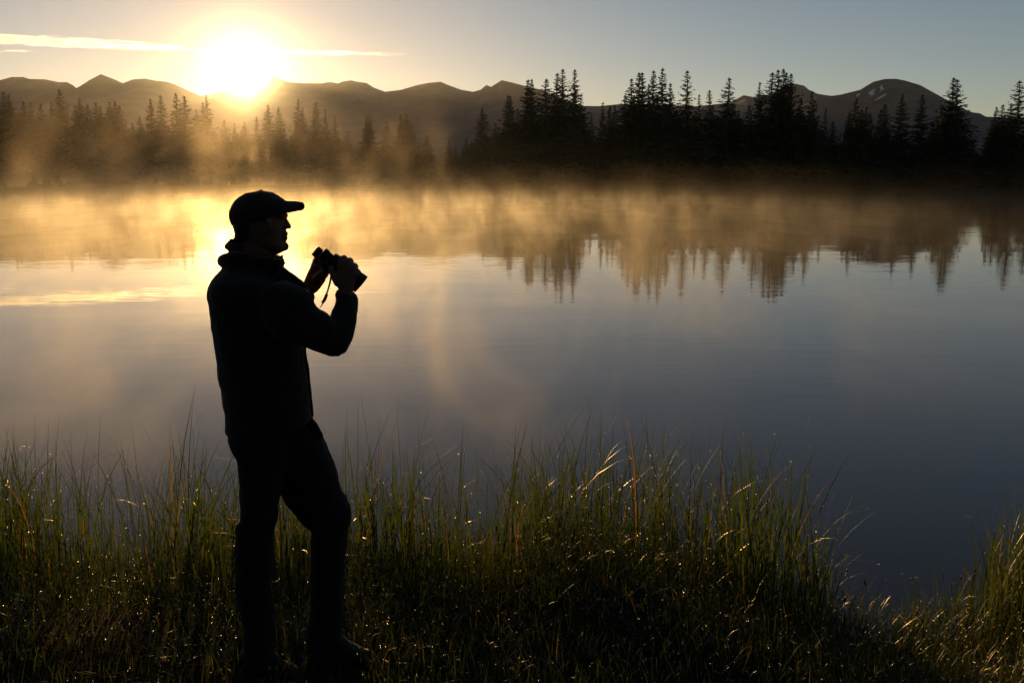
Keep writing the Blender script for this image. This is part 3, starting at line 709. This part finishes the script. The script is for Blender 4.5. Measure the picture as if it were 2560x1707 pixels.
# matted dead blades lying on the soil
n = 7000
x = rng.uniform(-5.2, 5.2, n); y = rng.uniform(2.7, 5.6, n); keep = y < near_edge(x) - 0.1; x, y = x[keep], y[keep]; n = len(x)
Bl = place(x, y); Bl[:, 2] += rng.uniform(.005, .03, n)
me, _ = blades('grass_litter', Bl, rng.uniform(.04, .14, n), rng.uniform(.002, .005, n), rng.uniform(1.15, 1.5, n), rng.uniform(0, 6.283, n), rng.uniform(0, .25, n), rng.uniform(.7, 1, n), 4)
obj('grass_litter', me, M['litter'], kind='stuff', label='matted dead grass lying on the wet soil of the bank', category='grass')

# timothy-like seed heads standing in the turf
sh_ = Shape(); rs = random.Random(12)
for i in range(150):
    x = rs.uniform(-4.2, 4.2); y = rs.uniform(3.3, 5.3); z = float(ground_z(x, y)); h = rs.uniform(.12, .34); a = rs.uniform(0, 6.28); l = rs.uniform(.0, .05)
    dx, dy = math.cos(a), math.sin(a)
    sh_.tube([(x, y, z, .0009), (x + dx * l * .4, y + dy * l * .4, z + h * .6, .0008), (x + dx * l, y + dy * l, z + h, .0007)], sub=2, k=4)
    k_ = rs.uniform(.012, .03); r_ = rs.uniform(.003, .0048)
    sh_.tube([(x + dx * l, y + dy * l, z + h, .001), (x + dx * l * 1.05, y + dy * l * 1.05, z + h + k_ * .3, r_), (x + dx * l * 1.1, y + dy * l * 1.1, z + h + k_ * .8, r_ * .9), (x + dx * l * 1.15, y + dy * l * 1.15, z + h + k_, .0008)], sub=2, k=6)
me = sh_.mesh('seed_heads'); at_ = me.attributes.new('tone', 'FLOAT', 'POINT'); at_.data.foreach_set('value', np.full(len(me.vertices), .95, np.float32))
obj('seed_heads', me, M['sedge'], kind='stuff', label='small seed heads standing in the short grass', category='grass')

# dew on the blades
def dew(name, CL, count, lo, hi, label):
    n, m, _ = CL.shape
    i = rng.integers(0, n, count); u = rng.uniform(lo, hi, count) * (m - 1); k = np.minimum(u.astype(int), m - 2); f = (u - k)[:, None]
    P = CL[i, k] * (1 - f) + CL[i, k + 1] * f
    r = rng.gamma(3.0, .0006, count) + .0012
    bm = bmesh.new(); bmesh.ops.create_icosphere(bm, subdivisions=1, radius=1.0)
    iv = np.array([v.co[:] for v in bm.verts]); it = np.array([[v.index for v in f_.verts] for f_ in bm.faces]); bm.free()
    V = (P[:, None, :] + iv[None] * r[:, None, None]).reshape(-1, 3)
    T = (np.arange(count)[:, None, None] * len(iv) + it[None]).reshape(-1)
    me = np_mesh(name, V, T, np.arange(len(T) // 3) * 3, np.full(len(T) // 3, 3), True)
    obj('dew_drops', me, M['dew'], kind='stuff', label=label, category='dew')
dew('dew_on_sedge', CL1, 5000, .25, 1.0, 'sparkling dew drops on the tall sedge')
dew('dew_on_grass', CL2, 11000, .4, 1.0, 'sparkling dew drops on the short grass')

# ------------------------------------------------------------------ mist, haze, cloud
def box(name, x0, x1, y0, y1, z0, z1):
    V = [(x, y, z) for z in (z0, z1) for y in (y0, y1) for x in (x0, x1)]
    return mesh(name, V, [(0, 2, 3, 1), (4, 5, 7, 6), (0, 1, 5, 4), (1, 3, 7, 5), (3, 2, 6, 7), (2, 0, 4, 6)], False)

def volume(name, aniso, col):
    m = bpy.data.materials.new(name); nt, out = nodes(m)
    v = N(nt, 'ShaderNodeVolumePrincipled'); v.inputs['Anisotropy'].default_value = aniso
    v.inputs['Color'].default_value = (*col, 1); nt.links.new(v.outputs[0], out.inputs['Volume'])
    return m, nt, v

def mist_mat(name, amp, hgt, scale, lo, hi, floor, step, far=None):
    m, nt, v = volume(name, 0.68, (.97, .92, .90))
    tc = N(nt, 'ShaderNodeTexCoord'); sep = N(nt, 'ShaderNodeSeparateXYZ'); nt.links.new(tc.outputs['Object'], sep.inputs[0])
    mp = N(nt, 'ShaderNodeMapping'); mp.inputs['Scale'].default_value = scale
    nt.links.new(tc.outputs['Object'], mp.inputs['Vector'])
    nz = N(nt, 'ShaderNodeTexNoise'); nz.inputs['Scale'].default_value = 1.0; nz.inputs['Detail'].default_value = 3.0; nz.inputs['Roughness'].default_value = 0.68; nz.inputs['Distortion'].default_value = 0.6
    nt.links.new(mp.outputs[0], nz.inputs['Vector'])
    wisp = maprange(nt, nz.outputs['Fac'], lo, hi, floor, 1.0)
    fall = math_n(nt, 'EXPONENT', math_n(nt, 'MULTIPLY', sep.outputs['Z'], -1.0 / hgt))
    d = math_n(nt, 'MULTIPLY', math_n(nt, 'MULTIPLY', wisp, fall), amp)
    if far:
        d = math_n(nt, 'MULTIPLY', d, maprange(nt, sep.outputs['Y'], *far))
        d = math_n(nt, 'MULTIPLY', d, maprange(nt, sep.outputs['Y'], 60.0, 112.0, 1.0, 0.07))
        d = math_n(nt, 'MULTIPLY', d, maprange(nt, sep.outputs['X'], -5.0, 35.0, 1.0, 0.2))
    nt.links.new(d, v.inputs['Density'])
    m.cycles.volume_step_rate = step
    return m, nt, sep, d, v

m1, *_ = mist_mat('lake_mist', 0.047, 0.50, (.46, .15, .26), .48, .67, .06, 0.22, (10.0, 40.0, 1.15, 1.0))
obj('lake_mist', box('lake_mist', -130, 130, 7.0, 175, 0.03, 2.6), m1, kind='stuff', label='low golden morning mist drifting over the lake', category='mist')
m2, nt2, sep2, d2, v2 = mist_mat('rising_mist', 0.0042, 4.8, (.07, .02, .045), .50, .72, .02, 0.5)
side = maprange(nt2, sep2.outputs['X'], -30.0, 15.0, 1.0, 0.0)
q2 = math_n(nt2, 'MULTIPLY', math_n(nt2, 'ADD', sep2.outputs['X'], 48.0), 1 / 17.0)          # density raised below the sun to strengthen the golden glow there
side = math_n(nt2, 'MULTIPLY', side, math_n(nt2, 'ADD', 0.85, math_n(nt2, 'MULTIPLY', 1.6, math_n(nt2, 'EXPONENT', math_n(nt2, 'MULTIPLY', math_n(nt2, 'MULTIPLY', q2, q2), -1.0)))))
nt2.links.new(math_n(nt2, 'MULTIPLY', d2, side), v2.inputs['Density'])
obj('rising_mist', box('rising_mist', -140, 90, 118, 262, 0.04, 17), m2, kind='stuff', label='tall veil of mist rising before the left wood', category='mist')

def forward_lobe(nt, v, aniso, col, share):
    """droplets also throw a narrow peak of light straight on: the same vapour, a second even lobe"""
    out = next(n for n in nt.nodes if n.type == 'OUTPUT_MATERIAL')
    w = N(nt, 'ShaderNodeVolumePrincipled'); w.inputs['Anisotropy'].default_value = aniso; w.inputs['Color'].default_value = (*col, 1)
    if v.inputs['Density'].links: nt.links.new(math_n(nt, 'MULTIPLY', v.inputs['Density'].links[0].from_socket, share), w.inputs['Density'])
    else: w.inputs['Density'].default_value = v.inputs['Density'].default_value * share
    ad = N(nt, 'ShaderNodeAddShader'); nt.links.new(v.outputs[0], ad.inputs[0]); nt.links.new(w.outputs[0], ad.inputs[1]); nt.links.new(ad.outputs[0], out.inputs['Volume'])
forward_lobe(m1.node_tree, next(n for n in m1.node_tree.nodes if n.type == 'PRINCIPLED_VOLUME'), 0.973, (.62, .85, 1.0), 0.46)
forward_lobe(m2.node_tree, next(n for n in m2.node_tree.nodes if n.type == 'PRINCIPLED_VOLUME'), 0.93, (.9, .95, 1.0), 0.2)
hz, hnt, hv = volume('haze_air', 0.75, (.78, .85, 1.0)); hv.inputs['Density'].default_value = 1.0e-5
forward_lobe(hnt, hv, 0.975, (.32, .56, 1.0), 0.42)
obj('haze', box('haze', -6500, 6500, -600, 6400, -4, 430), hz, kind='stuff')

def cloud(px0, px1, py, dist, thick, depth, dens, seed, label):
    a, b = at(px0, py[0], dist), at(px1, py[1], dist)
    L_ = (b - a).length; c = (a + b) / 2
    m, nt, v = volume('cloud_vapour', 0.80, (.72, .86, 1.0))
    tc = N(nt, 'ShaderNodeTexCoord'); sep = N(nt, 'ShaderNodeSeparateXYZ'); nt.links.new(tc.outputs['Object'], sep.inputs[0])
    mp = N(nt, 'ShaderNodeMapping'); mp.inputs['Scale'].default_value = (1 / 210, 1 / 110, 1 / 15); mp.inputs['Location'].default_value = (seed, seed * .7, 0)
    nt.links.new(tc.outputs['Object'], mp.inputs['Vector'])
    nz = N(nt, 'ShaderNodeTexNoise'); nz.inputs['Scale'].default_value = 1.0; nz.inputs['Detail'].default_value = 6; nz.inputs['Roughness'].default_value = .66; nz.inputs['Distortion'].default_value = .4
    nt.links.new(mp.outputs[0], nz.inputs['Vector'])
    # ellipsoidal envelope
    e = None
    for ax, s_ in (('X', L_ / 2), ('Y', depth / 2), ('Z', thick / 2)):
        q = math_n(nt, 'MULTIPLY', sep.outputs[ax], 1 / s_); q = math_n(nt, 'MULTIPLY', q, q); e = q if e is None else math_n(nt, 'ADD', e, q)
    env = math_n(nt, 'SUBTRACT', 1.0, e, True)
    w = maprange(nt, math_n(nt, 'ADD', nz.outputs['Fac'], math_n(nt, 'MULTIPLY', env, 0.18)), .56, .82, 0, 1)
    nt.links.new(math_n(nt, 'MULTIPLY', math_n(nt, 'MULTIPLY', w, math_n(nt, 'MULTIPLY', env, 2.0, True)), dens), v.inputs['Density'])
    m.cycles.volume_step_rate = 0.2
    o = obj('cloud', box('cloud', -L_ / 2, L_ / 2, -depth / 2, depth / 2, -thick / 2, thick / 2), m, label=label, category='cloud', group='thin clouds beside the sun')
    o.location = c; d = b - a; o.rotation_euler = (0, -math.atan2(d.z, math.hypot(d.x, d.y)), math.atan2(d.y, d.x))
cloud(-350, 600, (78, 130), 7400, 84, 300, .018, 2.0, 'long sunlit streak of cloud left of the sun')
cloud(430, 1060, (124, 138), 7400, 30, 260, .014, 8.0, 'thin cloud streak reaching right from the sun')
cloud(-200, 150, (126, 131), 7500, 20, 200, .012, 5.0, 'short faint cloud strip at the left picture edge')
